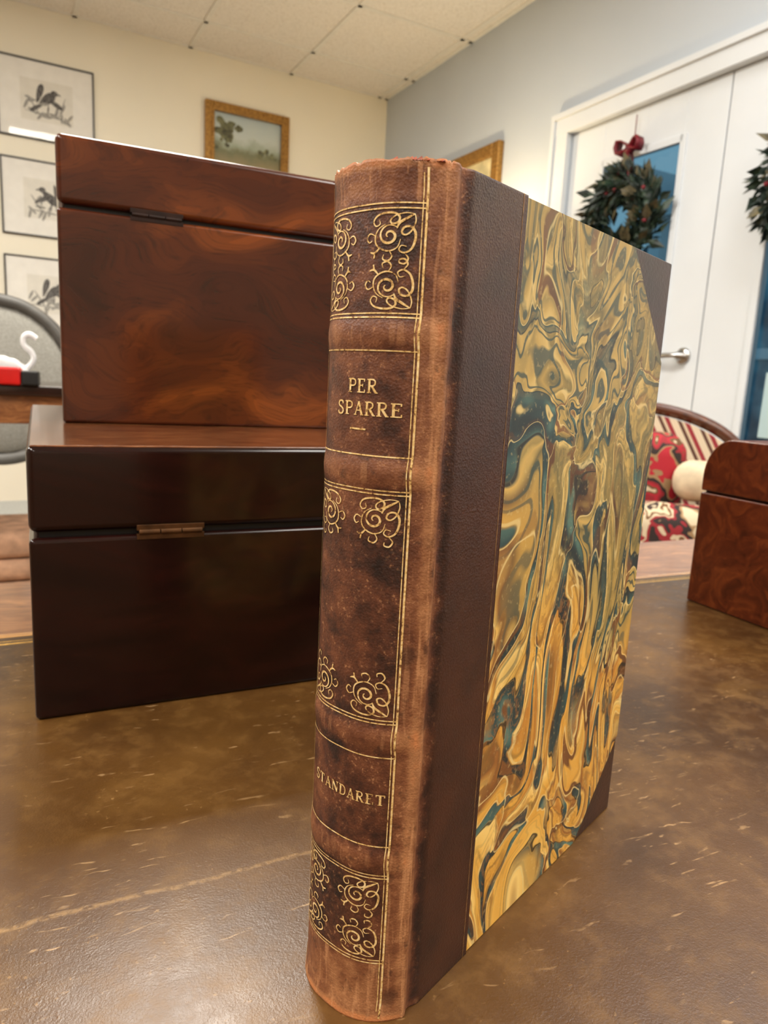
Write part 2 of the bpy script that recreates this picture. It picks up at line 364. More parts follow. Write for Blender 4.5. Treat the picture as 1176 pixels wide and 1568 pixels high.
base=t.ramp(n.outputs['Fac'],[(.3,(60,38,15)),(.5,(80,52,22)),(.7,(98,67,29))])
base=t.mix(t.val(n2.outputs['Fac'],.48,.78,0,.5),base,(128,93,46))
base=t.mix(t.val(n3.outputs['Fac'],.52,.75,0,.32),base,(134,98,48))
base=t.mix(t.val(n3.outputs['Fac'],.42,.25,0,.3),base,(48,29,14))
ns=t.noise(o,420,3,.6); base=t.mix(t.math('MULTIPLY',t.val(ns.outputs['Fac'],.64,.72,0,.5),t.val(n3.outputs['Fac'],.44,.58,0,1)),base,(168,130,80))
def scr(rot,sc,thr,mscale,loc,lo=.54):
    v=t.vadd(o,n3.outputs['Color'],.012)
    a=t.noise(t.mapp(v,sc,(0,0,rot),loc),1,2,.5); m=t.noise(t.mapp(o,loc=loc),mscale,2); k2=t.noise(t.mapp(o,loc=loc),260,2)
    s_=t.val(a.outputs['Fac'],thr,thr+.05,0,1); k=t.val(m.outputs['Fac'],lo,lo+.08,0,1)
    return t.math('MULTIPLY',t.math('MULTIPLY',s_,k),t.val(k2.outputs['Fac'],.38,.54,.15,1))
sA=scr(.5,(60,520,1),.675,13,(3,1,0)); sB=scr(2.2,(60,560,1),.675,17,(1,7,0)); sC=scr(1.2,(100,420,1),.68,25,(5,2,0)); sD=scr(2.9,(80,500,1),.675,15,(8,4,0)); sE=scr(1.7,(120,400,1),.68,19,(2,9,0))
sall=t.math('MINIMUM',t.math('ADD',t.math('ADD',t.math('ADD',sA,sB),t.math('ADD',sC,sD)),sE),1.0)
base=t.mix(t.math('MULTIPLY',sall,.62),base,(186,150,104))
cy=t.math('ABSOLUTE',t.math('SUBTRACT',t.math('ADD',sep.outputs['Y'],t.math('MULTIPLY',n3.outputs['Fac'],.006)),.2035))
cm=t.math('MULTIPLY',t.val(cy,.0004,.0013,1,0),t.math('MULTIPLY',t.val(sep.outputs['X'],.07,.10,1,0),t.val(ns.outputs['Fac'],.40,.55,.15,1)))
base=t.mix(t.math('MULTIPLY',cm,.5),base,(164,128,80))
t.col(base)
t.set(Roughness=t.val(n2.outputs['Fac'],.3,.7,.28,.40)); t.b.inputs['Specular IOR Level'].default_value=.45
hh=t.math('ADD',g.outputs['Fac'],t.math('MULTIPLY',ns.outputs['Fac'],1.0))
t.bump(hh,.28,.00022); m_dl=t.m
desk=empty('writing_desk',(0,0,0),EA)
LE=.443; TE=.57
x0,x1,y0=-1.0,.95,-.75
bm=bmesh.new(); addbox(bm,(x0,y0,TZ-.035),(x1,TE,TZ-.0015),.006,3); o=frombm('top',bm,m_desk,desk); wn(o)
box('leather_inset',(x0+.13,y0+.13,TZ-.003),(x1-.13,LE,TZ),m_dl,parent=desk)
m_gold=simple('gold_leaf',(222,178,96),.35,.8,var=.15,scale=400)
boxes('gilt_border',[((x0+.14,LE-.012,TZ-.001),(x1-.14,LE-.0095,TZ+.00006)),((x0+.14,LE-.007,TZ-.001),(x1-.14,LE-.006,TZ+.00006))],m_gold,parent=desk)
boxes('wood_moulding',[((x0+.13,LE,TZ-.003),(x1-.13,LE+.007,TZ))],wood('light_stringing',(170,110,50),(214,160,90)),bev=.0006,parent=desk)
boxes('pedestal',[((x0+.05,y0+.05,.04),(x0+.5,TE-.05,TZ-.16)),((x1-.5,y0+.05,.04),(x1-.05,TE-.05,TZ-.16)),((x0+.04,y0+.04,TZ-.16),(x1-.04,TE-.04,TZ-.035)),((x0+.03,y0+.03,0),(x0+.52,TE-.03,.05)),((x1-.52,y0+.03,0),(x1-.03,TE-.03,.05))],m_desk,bev=.004,parent=desk)
dr=[];kn=[]
for cx in(x0+.275,x1-.275):
    for z in(.09,.25,.41): 
        dr.append(((cx-.2,TE-.052,z),(cx+.2,TE-.042,z+.14))); kn.append((cx,z+.07))
boxes('drawer_fronts',dr,m_desk,bev=.004,parent=desk)
bm=bmesh.new()
for cx,z in kn: bmesh.ops.create_uvsphere(bm,u_segments=16,v_segments=10,radius=.014,matrix=Matrix.Translation((cx,TE-.03,z)))
frombm('drawer_knobs',bm,m_brass,desk)

# ================= WOODEN BOXES
def burlwood(name,cols,rough,coat,spec):
    t=NT(name); o=t.obj()
    w1=t.noise(t.mapp(o,(1,1,1.6)),7,2,.5); v=t.vadd(o,w1.outputs['Color'],.20)
    w2=t.noise(v,22,2,.5); v=t.vadd(v,w2.outputs['Color'],.015)
    f=t.noise(t.mapp(v,(1.2,2,2.4)),8,2,.5).outputs['Fac']
    c=t.ramp(f,[(.28,cols[0]),(.46,cols[1]),(.58,cols[2]),(.72,cols[3])])
    ln=t.math('FRACT',t.math('MULTIPLY',f,14)); c=t.mix(t.val(ln,.0,1.0,0,.25),c,cols[0])
    fi=t.noise(t.mapp(v,(30,30,260)),2.0,3,.6); c=t.mix(t.val(fi.outputs['Fac'],.5,.72,0,.5),c,tuple(x*.5 for x in cols[0]))
    t.col(c); t.set(Roughness=rough); t.b.inputs['Coat Weight'].default_value=coat; t.b.inputs['Coat Roughness'].default_value=.12; t.b.inputs['Specular IOR Level'].default_value=spec
    wv=t.noise(o,9,2); t.bump(wv.outputs['Fac'],.12,.004); return t.m
m_mah=burlwood('figured_walnut_lacquer',((48,18,7),(68,27,9),(86,38,12),(122,60,20)),.24,.35,.35)
m_dark=wood('dark_rosewood',(18,6,5),(40,13,9),scale=10,rough=.2,coat=.3,axis=(1,7,7),spec=.22)
m_toprefl=wood('worn_walnut_reflection',(70,34,18),(146,92,54),scale=20,rough=.22,coat=.5,axis=(1,6,6))
m_black=simple('seam_shadow_black',(10,8,7),.6,var=.1)
m_ob=simple('old_brass',(84,58,36),.4,.8,var=.25,scale=120); m_ob2=simple('blackened_brass',(36,20,14),.45,.5,var=.25,scale=120)
def wbox(name,loc,rz,W,D,H,seam,mat,hz,hmat):
    e=empty(name,loc,rz)
    g=.0012
    for nm,z0,z1 in (('body',0,seam-g),('lid',seam+g,H)):
        bm=bmesh.new(); addbox(bm,(0,0,z0),(W,D,z1),.0035 if nm=='lid' else .0022,4); o=frombm(nm,bm,mat,e); wn(o)
    box('rebate',(.004,.004,seam-.006),(W-.004,D-.004,seam+.006),m_black,parent=e)
    for a in (hz, W-hz-.03):
        bm=bmesh.new()
        addbox(bm,(a,-.0003,seam-.0034),(a+.03,.003,seam-.0008),.0002); addbox(bm,(a,-.0003,seam+.0008),(a+.03,.003,seam+.0034),.0002)
        for i in range(3):
            q=a+.001+i*.0095
            bmesh.ops.create_cone(bm,cap_ends=True,segments=12,radius1=.0014,radius2=.0014,depth=.009,matrix=Matrix.Translation((q+.0045,.0004,seam))@Matrix.Rotation(math.pi/2,4,'Y'))
        frombm('hinge',bm,hmat,e,False)
    lathe('escutcheon',[(.001,0),(.007,0),(.006,.001),(.001,.0012)],m_ob,e,M=Matrix.Translation((W/2,D,seam-.018))@Matrix.Rotation(-math.pi/2,4,'X'))
    return e
b1=wbox('dark_wooden_box',(-.1497,.2925,TZ+.0001),math.radians(26.2),.29,.34,.1228,.084,m_dark,.0436,m_ob)
box('top_reflection_veneer',(.0015,.0015,.1218),(.2885,.3385,.12285),m_toprefl,bev=.0004,parent=b1)  # lighter brown top; reflection of the upper box painted into its wood colour
b2=wbox('figured_walnut_box',(-.192,.42,TZ+.1230),math.radians(24.5),.275,.31,.160,.122,m_mah,.039,m_ob2)
e=empty('burl_stationery_box',(.2418,.542,TZ+.0001),math.radians(24.6))
m_burl=wood('burl_walnut',(62,24,10),(128,62,26),scale=44,rough=.36,coat=.15,axis=(2.2,2.2,1.0),burl=.01,mid=(98,42,18),spec=.35)
def prof_ext(nm,pts,W,mat):
    n=len(pts); vs=[(0,y,z) for y,z in pts]+[(W,y,z) for y,z in pts]
    fs=[tuple(range(n)),tuple(reversed(range(n,2*n)))]+[(i,i+n,(i+1)%n+n,(i+1)%n) for i in range(n)]
    o=mesh(nm,vs,fs,mat,False,e)
    bm=bmesh.new(); bm.from_mesh(o.data); bmesh.ops.recalc_face_normals(bm,faces=bm.faces[:]); bm.to_mesh(o.data); bm.free()
    b=o.modifiers.new('b','BEVEL'); b.width=.0015; b.segments=3; b.limit_method='ANGLE'; b.angle_limit=math.radians(40)
    for p_ in o.data.polygons: p_.use_smooth=True
    wn(o)
sm=.087
prof_ext('body',[(0,0),(0,sm-.0007),(-.18,sm-.0007),(-.18,0)],.24,m_burl)
pts=[(0,sm+.0007)]
for i in range(13):
    a=math.pi/2*i/12; pts.append((-.024+.024*math.cos(a),sm+.012+.029*math.sin(a)))
pts+=[(-.172,sm+.041),(-.18,sm+.034),(-.18,sm+.0007)]
prof_ext('lid',pts,.24,m_burl)
box('rebate',(.003,-.177,sm-.004),(.237,-.003,sm+.004),m_black,parent=e)

# ================= BOOK
BA=math.radians(-40); W2=.0162; BB=.0085; H=.2
book=empty('leather_bound_book',(-.0021,.1625,TZ),BA)
bands=[.1662,.1367,.0752,.0441]
def prof(s): return BB*(1-min(1,abs(s)/W2)**2.6)
def sst(a,b,x):
    x=min(1,max(0,(x-a)/(b-a))); return x*x*(3-2*x)
def bandb(z):
    h=0
    for b in bands:
        d=abs(z-b)
        if d<.0040: h=max(h,.00060*math.cos(d/.0040*math.pi/2)**1.3)
    if z>.1945: h+=.0005*((z-.1945)/.0055)
    if z<.006: h+=.0007*(1-z/.006)
    return h
P=[]
JO=.0006
P.append((W2+JO,.0290)); 
for i in range(14): 
    y=.0285-.0215*i/13; P.append((W2+JO,y))
P+= [(W2+JO-.0001,.0062),(W2+JO-.0005,.0052),(W2+JO-.0009,.0043),(W2+JO-.0010,.0034),(W2+JO-.0006,.0025),(W2+JO-.0001,.0016),(W2+.0005,.0006)]
right=P[:]
NS=64
sp=[]
for i in range(NS+1):
    a=math.pi*i/NS; s=W2*math.cos(a); 
    sp.append((s,-prof(s)))
prf=right+sp[1:-1]+[(-x_,y_) for x_,y_ in reversed(right)]
nr=len(right)
rw=random.Random(3)
fray=[rw.uniform(-1,1) for _ in range(len(prf)+2)]
NZ=400; vs=[];fs=[];wear=[]
for j in range(NZ+1):
    z=H*j/NZ; b=bandb(z)
    for i,(x_,y_) in enumerate(prf):
        isp=nr<=i<nr+NS-1
        bw=0
        for q in bands:
            d=abs(z-q); bw=max(bw,1-sst(.0012,.0042,d))
        end=max(sst(.1905,.1935,z),1-sst(.0150,.0185,z)); rim=max(sst(.1968,.1992,z),1-sst(.0008,.004,z))
        if isp:
            s=x_; k=1-(abs(s)/W2)**6; nx=s/W2*.5; ny=-1; L=math.hypot(nx,ny)
            xx=x_+b*k*nx/L; yy=y_+b*k*ny/L
            a=abs(s)/W2
            wv=.24+.22*bw+.24*sst(.74,.84,a)+.22*sst(.90,.97,a)-.05
            wv=max(wv,.22+.30*end); wv=max(wv,rim*.9)
        else:
            xx,yy=x_,y_
            wv=.62*(1-sst(.0008,.0068,y_))+.02
            wv=max(wv,.45*rim)
        zz=z
        if j>=NZ-3 and isp: zz=z+.0006*(fray[i]*.6+fray[i+1]*.4)*(j-NZ+4)/4
        vs.append((xx,yy,zz)); wear.append(wv)
n=len(prf)
for j in range(NZ):
    for i in range(n-1): fs.append((j*n+i,j*n+i+1,(j+1)*n+i+1,(j+1)*n+i))
t=NT('spine_leather'); o=t.obj(); at=t.n('ShaderNodeAttribute'); at.attribute_name='wear'
nz=t.noise(o,170,5,.7); nf=t.noise(o,800,3,.6); big=t.noise(t.mapp(o,(1,1,.6)),60,3)
fac=t.math('ADD',at.outputs['Fac'],t.math('MULTIPLY',t.math('SUBTRACT',nz.outputs['Fac'],.5),1.0))
fac=t.math('ADD',fac,t.math('MULTIPLY',t.math('SUBTRACT',big.outputs['Fac'],.5),.8))
c=t.ramp(fac,[(.0,(32,18,12)),(.12,(58,30,18)),(.30,(90,49,28)),(.50,(118,71,42)),(.75,(152,102,64)),(1,(180,114,68))])
sp2=t.noise(o,1100,2,.6); c=t.mix(t.math('MULTIPLY',t.val(sp2.outputs['Fac'],.58,.68,0,.5),t.val(nz.outputs['Fac'],.45,.6,0,1)),c,(182,130,88))
dk=t.noise(o,260,3,.6); c=t.mix(t.val(dk.outputs['Fac'],.60,.70,0,.5),c,(34,19,13))
rb=t.noise(t.mapp(o,(500,500,40)),1,3,.6); c=t.mix(t.math('MULTIPLY',t.val(rb.outputs['Fac'],.54,.64,0,.6),t.val(at.outputs['Fac'],.3,.55)),c,(188,134,90))
st_=t.n('ShaderNodeTexVoronoi'); t.l(t.vadd(o,nz.outputs['Color'],.004),st_.inputs['Vector']); st_.inputs['Scale'].default_value=70
c=t.mix(t.val(st_.outputs['Distance'],.10,.22,.5,0),c,(26,13,10))
sep=t.n('ShaderNodeSeparateXYZ'); t.l(o,sep.inputs[0])
isc=t.val(sep.outputs['Y'],.0045,.0075,0,1)
nd=t.noise(o,60,3)
c=t.mix(isc,c,t.ramp(nd.outputs['Fac'],[(.3,(46,22,10)),(.7,(68,34,16))]))
t.col(c)
v=t.n('ShaderNodeTexVoronoi'); t.l(t.vadd(o,nf.outputs['Color'],.0008),v.inputs['Vector']); v.inputs['Scale'].default_value=1700
t.bump(t.math('ADD',v.outputs['Distance'],t.math('MULTIPLY',nf.outputs['Fac'],.6)),.42,.00020)
t.set(Roughness=t.mix(isc,t.val(nz.outputs['Fac'],.3,.7,.44,.58),(.34,.34,.34,1))); t.b.inputs['Specular IOR Level'].default_value=.45; m_sp=t.m
so=mesh('leather_spine',vs,fs,m_sp,True,book)
att=so.data.attributes.new('wear','FLOAT','POINT')
for i,wv in enumerate(wear): att.data[i].value=wv
bm=bmesh.new(); bm.from_mesh(so.data); bmesh.ops.recalc_face_normals(bm,faces=bm.faces[:]); 
bm.to_mesh(so.data); bm.free()
nrm=so.data.polygons[len(prf)//2].normal
sol=so.modifiers.new('s','SOLIDIFY'); sol.thickness=.0014; sol.offset=-1 if nrm.y<0 else 1
vs=[];fs=[]
for i in range(70):
    s=rw.uniform(-.9,.98)*W2; y_=-prof(s)-.0003; L=rw.uniform(.0005,.0017); a=rw.uniform(-1,1); h=rw.uniform(.0002,.0011)
    k=len(vs); z=.1997
    vs+=[(s-L,y_+.0004,z),(s+L,y_+.0002+.0003*a,z),(s+L*.5*a,y_+.0011,z+h),(s,y_+.0014,z-.0001)]
    fs+=[(k,k+1,k+2),(k,k+2,k+3),(k+1,k+3,k+2),(k,k+3,k+1)]
mesh('frayed_headcap',vs,fs,simple('torn_leather',(140,66,38),.75,var=.4,scale=500),False,book)
t=NT('cover_leather'); o=t.obj(); nd=t.noise(o,60,3); nf=t.noise(o,900,2)
t.col(t.ramp(nd.outputs['Fac'],[(.3,(40,20,11)),(.7,(62,32,17))])); t.set(Roughness=.38); t.bump(nf.outputs['Fac'],.4,.0003); m_cl=t.m
D=.127
for sg in(-1,1):
    a,b=sorted((sg*(W2-.0022),sg*W2))
    bm=bmesh.new(); addbox(bm,(a,.0075,0),(b,D,H),.0005,2); o=frombm('board',bm,m_cl,book); wn(o)
# marble paper : layered Turkish swirls built from iterated domain warping
t=NT('marbled_paper'); o=t.obj()
sep=t.n('ShaderNodeSeparateXYZ'); t.l(o,sep.inputs[0]); Yc,Zc=sep.outputs['Y'],sep.outputs['Z']
o2=t.mapp(o,(1.25,1.25,.72),loc=(.3,.12,.4))
a1=t.noise(o2,13,1,.5); v1=t.vadd(o2,a1.outputs['Color'],.13)
a2=t.noise(v1,30,1,.5); v2=t.vadd(v1,a2.outputs['Color'],.05)
a3=t.noise(v2,85,1,.5); v3=t.vadd(v2,a3.outputs['Color'],.014)
A=t.noise(v3,17,1,.4).outputs['Fac']; B=t.noise(t.mapp(v3,loc=(3,1,2)),20,1,.4).outputs['Fac']; Cn_=t.noise(t.mapp(v3,loc=(7,5,1)),15,1,.4).outputs['Fac']
Dn=t.noise(t.mapp(v3,loc=(1,9,4)),20,1,.4).outputs['Fac']; E=t.noise(t.mapp(o,loc=(2,4,4)),22,2,.5).outputs['Fac']
zm=t.math('ADD',t.math('MULTIPLY',Zc,-9.0),t.math('ADD',t.math('MULTIPLY',Yc,-9.0),1.95)); zm=t.math('ADD',zm,t.math('MULTIPLY',t.math('SUBTRACT',a1.outputs['Fac'],.5),3.6))
zone=t.val(zm,.15,.55,0,1)
base=t.ramp(t.math('FRACT',t.math('MULTIPLY',A,5)),[(0,(160,138,76)),(.22,(198,164,86)),(.38,(222,192,116)),(.46,(132,116,64)),(.62,(184,152,78)),(.8,(108,100,60)),(.93,(206,172,94)),(1,(160,138,76))])
orng=t.ramp(t.math('FRACT',t.math('MULTIPLY',A,5)),[(0,(216,156,58)),(.25,(236,184,84)),(.4,(246,210,124)),(.47,(186,122,44)),(.65,(228,172,72)),(.8,(140,84,34)),(.92,(236,190,98)),(1,(216,156,58))])
cc=t.mix(zone,base,orng)
def bandm(src,mul,lo,hi,soft=.03):
    f=t.math('FRACT',t.math('MULTIPLY',src,mul))
    return t.math('MULTIPLY',t.val(f,lo,lo+soft),t.val(f,hi,hi+soft,1,0))
tealc=t.ramp(a3.outputs['Fac'],[(.35,(26,42,44)),(.52,(42,72,72)),(.68,(84,120,108))])
lowteal=t.val(Zc,.150,.19,1,.35)
cc=t.mix(t.math('MULTIPLY',bandm(B,26,.35,.66,.10),t.math('MULTIPLY',t.val(Dn,.45,.51,0,.9),t.val(zone,0,1,1,.2))),cc,(50,72,66))
cc=t.mix(t.math('MULTIPLY',bandm(A,28,.40,.60,.12),t.val(Dn,.56,.50,0,.5)),cc,(104,82,40))
cc=t.mix(t.math('MULTIPLY',bandm(B,6.5,.10,.36,.03),t.math('MULTIPLY',lowteal,t.val(E,.40,.47,.3,1))),cc,tealc)
cc=t.mix(t.math('MULTIPLY',bandm(Cn_,6.5,.54,.65,.03),t.val(E,.60,.52,.4,1)),cc,t.ramp(a2.outputs['Fac'],[(.4,(82,48,24)),(.6,(130,82,38))]))
cc=t.mix(t.math('MULTIPLY',bandm(B,6.5,.37,.405,.015),.9),cc,(20,26,24))
cc=t.mix(t.math('MULTIPLY',bandm(Cn_,6.5,.665,.69,.015),.75),cc,(230,206,140))
cc=t.mix(t.math('MULTIPLY',bandm(B,6.5,.055,.09,.015),.75),cc,(226,202,134))
mo=t.noise(v3,420,3,.6); cc=t.mix(t.math('MULTIPLY',t.val(mo.outputs['Fac'],.50,.58,0,.5),t.val(Dn,.46,.54,1,.05)),cc,t.mix(zone,(100,98,62),(156,100,42)))
spk=t.noise(o,620,2); cc=t.mix(t.val(spk.outputs['Fac'],.60,.72,0,.28),cc,(222,198,132))
cc=t.mix(t.val(Zc,.15,.20,0,.22),cc,(126,112,70))
t.col(cc); t.set(Roughness=.42); m_mp=t.m
K=.0325; K2=.030; Y0=.0288
poly=[(Y0,.0003),(D-K2,.0003),(D+.0001,K2),(D+.0001,H-K),(D-K,H-.0003),(Y0,H-.0003)]
for sg in(-1,1):
    xa,xb=sg*W2,sg*(W2+.00025)
    vs=[(xa,y,z) for y,z in poly]+[(xb,y,z) for y,z in poly]; n=6
    fs=[tuple(range(6)),tuple(range(6,12))]+[(i,i+n,(i+1)%n+n,(i+1)%n) for i in range(n)]
    o=mesh('marbled_paper',vs,fs,m_mp,False,book)
    bm=bmesh.new(); bm.from_mesh(o.data); bmesh.ops.recalc_face_normals(bm,faces=bm.faces[:]); bm.to_mesh(o.data); bm.free()
t=NT('page_edges'); o=t.obj(); n_=t.noise(t.mapp(o,(900,3,3)),1,2); t.col(t.ramp(n_.outputs['Fac'],[(.3,(196,178,140)),(.7,(226,212,180))])); t.set(Roughness=.8)
box('page_block',(-W2+.0024,.002,.003),(W2-.0024,D-.004,H-.003),t.m,parent=book)
# ---- gold tooling
gv=[];gf=[]
def sm3(s,z,off=.00016):
    k=1-(abs(s)/W2)**6
    b=bandb(z)*k
    nx=2.6*BB/W2*(min(1,abs(s)/W2)**1.6)*(1 if s>0 else -1); L=math.hypot(nx,1)
    return (s+(off)*nx/L, -prof(s)-b-off/L, z)
def cr(pts,sub=6):
    if len(pts)<3: return pts
    out=[]
    Q=[pts[0]]+list(pts)+[pts[-1]]
    for i in range(1,len(Q)-2):
        p0,p1,p2,p3=Q[i-1:i+3]
        for j in range(sub):
            u=j/sub
            out.append(tuple(.5*((2*p1[k])+(-p0[k]+p2[k])*u+(2*p0[k]-5*p1[k]+4*p2[k]-p3[k])*u*u+(-p0[k]+3*p1[k]-3*p2[k]+p3[k])*u**3) for k in (0,1)))
    out.append(pts[-1]); return out
def dens(pts,mx=.0008):
    out=[pts[0]]
    for a,b in zip(pts,pts[1:]):
        d=math.hypot(b[0]-a[0],b[1]-a[1]); m=max(1,int(d/mx))
        for i in range(1,m+1): out.append((a[0]+(b[0]-a[0])*i/m,a[1]+(b[1]-a[1])*i/m))
    return out
def rib(pts,w,taper=False,off=.00016):
    pts=dens(pts); n=len(pts); b0=len(gv)
    for i,q in enumerate(pts):
        a=pts[max(0,i-1)]; c=pts[min(n-1,i+1)]; dx,dz=c[0]-a[0],c[1]-a[1]; L=math.hypot(dx,dz) or 1
        ww=w*.5
        if taper: ww*= .35+.65*math.sin(math.pi*min(1,max(0,(i+.5)/n)))
        gv.append(sm3(q[0]-dz/L*ww,q[1]+dx/L*ww,off)); gv.append(sm3(q[0]+dz/L*ww,q[1]-dx/L*ww,off))
        if i: gf.append((b0+2*i-2,b0+2*i-1,b0+2*i+1,b0+2*i))
VL=.0130; lw=.00034
for sx in(-1,1):
    rib([(sx*VL,.001),(sx*VL,.1985)],lw)
    rib([(sx*(VL-.0006),.003),(sx*(VL-.0006),.1975)],lw*.5)
for z in(.1918,.1908,.1702,.1694,.1626,.1404,.1330,.1322,.0800,.0792,.0708,.0480,.0404,.0396,.0172,.0164):
    rib([(-VL,z),(VL,z)],lw*.85)
def motif(cx,cz,sx,sz,sc=.0088,zs=1.0):
    T=lambda p:(cx+sx*p[0]*sc,cz+sz*p[1]*sc*zs)
    lw2=.00034
    def c(pts,w=1,tp=True): rib(cr([T(q) for q in pts]),lw2*w,tp)
    def spir(x,y,r,a0,turn,ccw=1,w=1.2,n=20):
        c([(x+r*(1-.85*i/n)*math.cos(a0+ccw*turn*i/n),y+r*(1-.85*i/n)*math.sin(a0+ccw*turn*i/n)) for i in range(n+1)],w)
    spir(.54,.54,.25,-2.36,9.5,1,1.5)
    c([(.06,.06),(.20,.16),(.33,.26),(.38,.38)],1.5)
    c([(.06,.06),(.22,.04),(.42,.10),(.52,.20),(.48,.28),(.36,.24),(.34,.12),(.46,.04),(.66,.04),(.84,.10),(.92,.22),(.86,.32),(.76,.28),(.78,.18)],1.2)
    c([(.06,.06),(.04,.22),(.10,.42),(.20,.52),(.28,.48),(.24,.36),(.12,.34),(.04,.46),(.04,.66),(.10,.84),(.22,.92),(.32,.86),(.28,.76),(.18,.78)],1.2)
    c([(.30,.62),(.36,.80),(.52,.88),(.70,.84),(.84,.72),(.86,.54),(.78,.38),(.62,.28)],1)
    c([(.52,.88),(.46,1.0),(.54,1.10),(.66,1.06),(.64,.96)],1); c([(.86,.54),(1.0,.48),(1.08,.58),(1.02,.68),(.94,.64)],1)
    c([(.74,.80),(.86,.92),(.98,.90)],1.3); c([(.86,.92),(.88,1.04)],1.3)
    c([(.22,.92),(.14,1.04),(.20,1.16),(.30,1.14),(.30,1.06)],1)
IN=.0118
def panel(z0,z1,sc,zs=1.0):
    for sx in(-1,1):
        motif(-sx*IN,z1-.0006,sx,-1,sc,zs); motif(-sx*IN,z0+.0006,sx,1,sc,zs)
panel(.1702,.1908,.0094,.93); panel(.0800,.1322,.0096,.97); panel(.0172,.0396,.0094,.93)
GL={
'P':(.72,[([(.17,0),(.17,1)],.15),('c',[(.17,.97),(.42,.98),(.6,.9),(.65,.74),(.6,.57),(.42,.49),(.17,.5)],.09),([(0,.02),(.36,.02)],.06),([(0,.98),(.2,.98)],.06)]),
'E':(.72,[([(.17,0),(.17,1)],.15),([(0,.97),(.6,.97)],.07),([(.17,.52),(.46,.52)],.07),([(0,.03),(.63,.03)],.07),([(.6,1),(.6,.8)],.07),([(.63,0),(.63,.22)],.07),([(.46,.63),(.46,.41)],.06)]),
'R':(.80,[([(.17,0),(.17,1)],.15),('c',[(.17,.97),(.42,.98),(.58,.9),(.62,.75),(.57,.6),(.42,.52),(.17,.52)],.09),([(.36,.52),(.68,.02)],.14),([(0,.02),(.34,.02)],.06),([(0,.98),(.2,.98)],.06),([(.6,.02),(.82,.02)],.06)]),
'S':(.66,[('c',[(.54,.76),(.50,.92),(.34,.98),(.16,.93),(.09,.77),(.16,.62),(.34,.52),(.50,.40),(.56,.24),(.48,.07),(.30,.01),(.12,.07),(.06,.24)],.11)]),
'A':(.84,[([(.12,0),(.42,1)],.07),([(.40,1),(.72,0)],.15),([(.22,.34),(.6,.34)],.06),([(0,.02),(.25,.02)],.06),([(.58,.02),(.86,.02)],.06)]),
'T':(.76,[([(.37,0),(.37,1)],.15),([(.04,.96),(.70,.96)],.08),([(.05,1),(.05,.76)],.07),([(.69,1),(.69,.76)],.07),([(.2,.02),(.54,.02)],.06)]),
'N':(.86,[([(.14,0),(.14,1)],.07),([(.12,1),(.70,0)],.15),([(.70,0),(.70,1)],.07),([(0,.02),(.27,.02)],.06),([(0,.98),(.16,.98)],.06),([(.58,.98),(.84,.98)],.06)]),
'D':(.82,[([(.17,0),(.17,1)],.15),('c',[(.17,.97),(.45,.95),(.65,.8),(.72,.5),(.65,.2),(.45,.05),(.17,.03)],.09),([(0,.02),(.2,.02)],.06),([(0,.98),(.2,.98)],.06)]),
}
def text(tx,cx,z,h,width):
    tot=sum(GL[c][0]+.12 for c in tx)-.12; sx=width/tot; x_=cx-width/2
    for ci,c in enumerate(tx):
        for si,st in enumerate(GL[c][1]):
            if st[0]=='c': pts=cr(st[1],5); w=st[2]
            else: pts,w=st
            rib([(x_+p_[0]*sx,z+p_[1]*h) for p_ in pts],w*(sx+h)*.5*1.2,off=.0002)
        x_+=(GL[c][0]+.12)*sx
text('PER',.0020,.15370,.0029,.0078); text('SPARRE',.0030,.1489,.0029,.0162)
rib([(-.0010,.1459),(.0034,.1459)],.00038)
text('STANDARET',.0016,.0588,.0026,.0204)
t=NT('gold_tooling'); o=t.obj(); n_=t.noise(o,900,3,.7)
t.col(t.ramp(n_.outputs['Fac'],[(.33,(104,62,36)),(.46,(222,182,112)),(.7,(248,226,172))])); t.set(Metallic=.25,Roughness=.4)
mesh('gold_tooling',gv,gf,t.m,False,book)
bl=[]
for sg in(-1,1):
    xa,xb=sorted((sg*(W2+JO),sg*(W2+JO+.00006)))
    bl.append(((xa,.0270,.0),(xb,.0272,H)))
boxes('cover_fillet',bl,simple('worn_fillet',(140,106,66),.4,.4,var=.3,scale=600),parent=book)

# ================= FURNITURE: patterned chair (right)
def floral(name,bg,scale=15):
    t=NT(name); o=t.obj(); nn=t.noise(o,9,2); vv=t.vadd(o,nn.outputs['Color'],.10); a=t.noise(vv,scale,2)
    t.col(t.ramp(a.outputs['Fac'],[(.0,bg),(.40,(150,120,84)),(.44,(40,28,24)),(.50,(140,28,36)),(.54,bg),(.58,(104,70,40)),(.62,(200,182,150)),(.68,(52,34,30)),(.72,bg)],'CONSTANT')); t.set(Roughness=.8); return t.m
m_fl=floral('floral_upholstery',(196,180,150)); m_redf=floral('red_floral_fabric',(168,26,42),13)
m_cw=wood('chair_walnut',(56,26,14),(120,66,34),rough=.35,coat=.2)
t=NT('striped_fabric'); o=t.obj(); s_=t.n('ShaderNodeSeparateXYZ'); t.l(t.mapp(o,(1,1,1),(0,.5,0)),s_.inputs[0]); f=t.math('FRACT',t.math('MULTIPLY',s_.outputs['X'],24)); 
t.col(t.ramp(f,[(0,(206,188,160)),(.30,(84,50,36)),(.50,(196,176,146)),(.66,(140,36,44)),(.90,(206,188,160))],'CONSTANT')); t.set(Roughness=.8); m_str=t.m
m_cream=simple('cream_fabric',(204,186,156),.85,var=.08,scale=30)
def cushion(nm,a,b,mat,parent,bev=.04,M=None):
    bm=bmesh.new(); addbox(bm,a,b,bev,5,M); return frombm(nm,bm,mat,parent)
ch=empty('floral_armchair',(.58,1.75,0),math.radians(-20))
cushion('seat',(-.30,-.28,.30),(.30,.28,.46),m_fl,ch,.05)
n=24
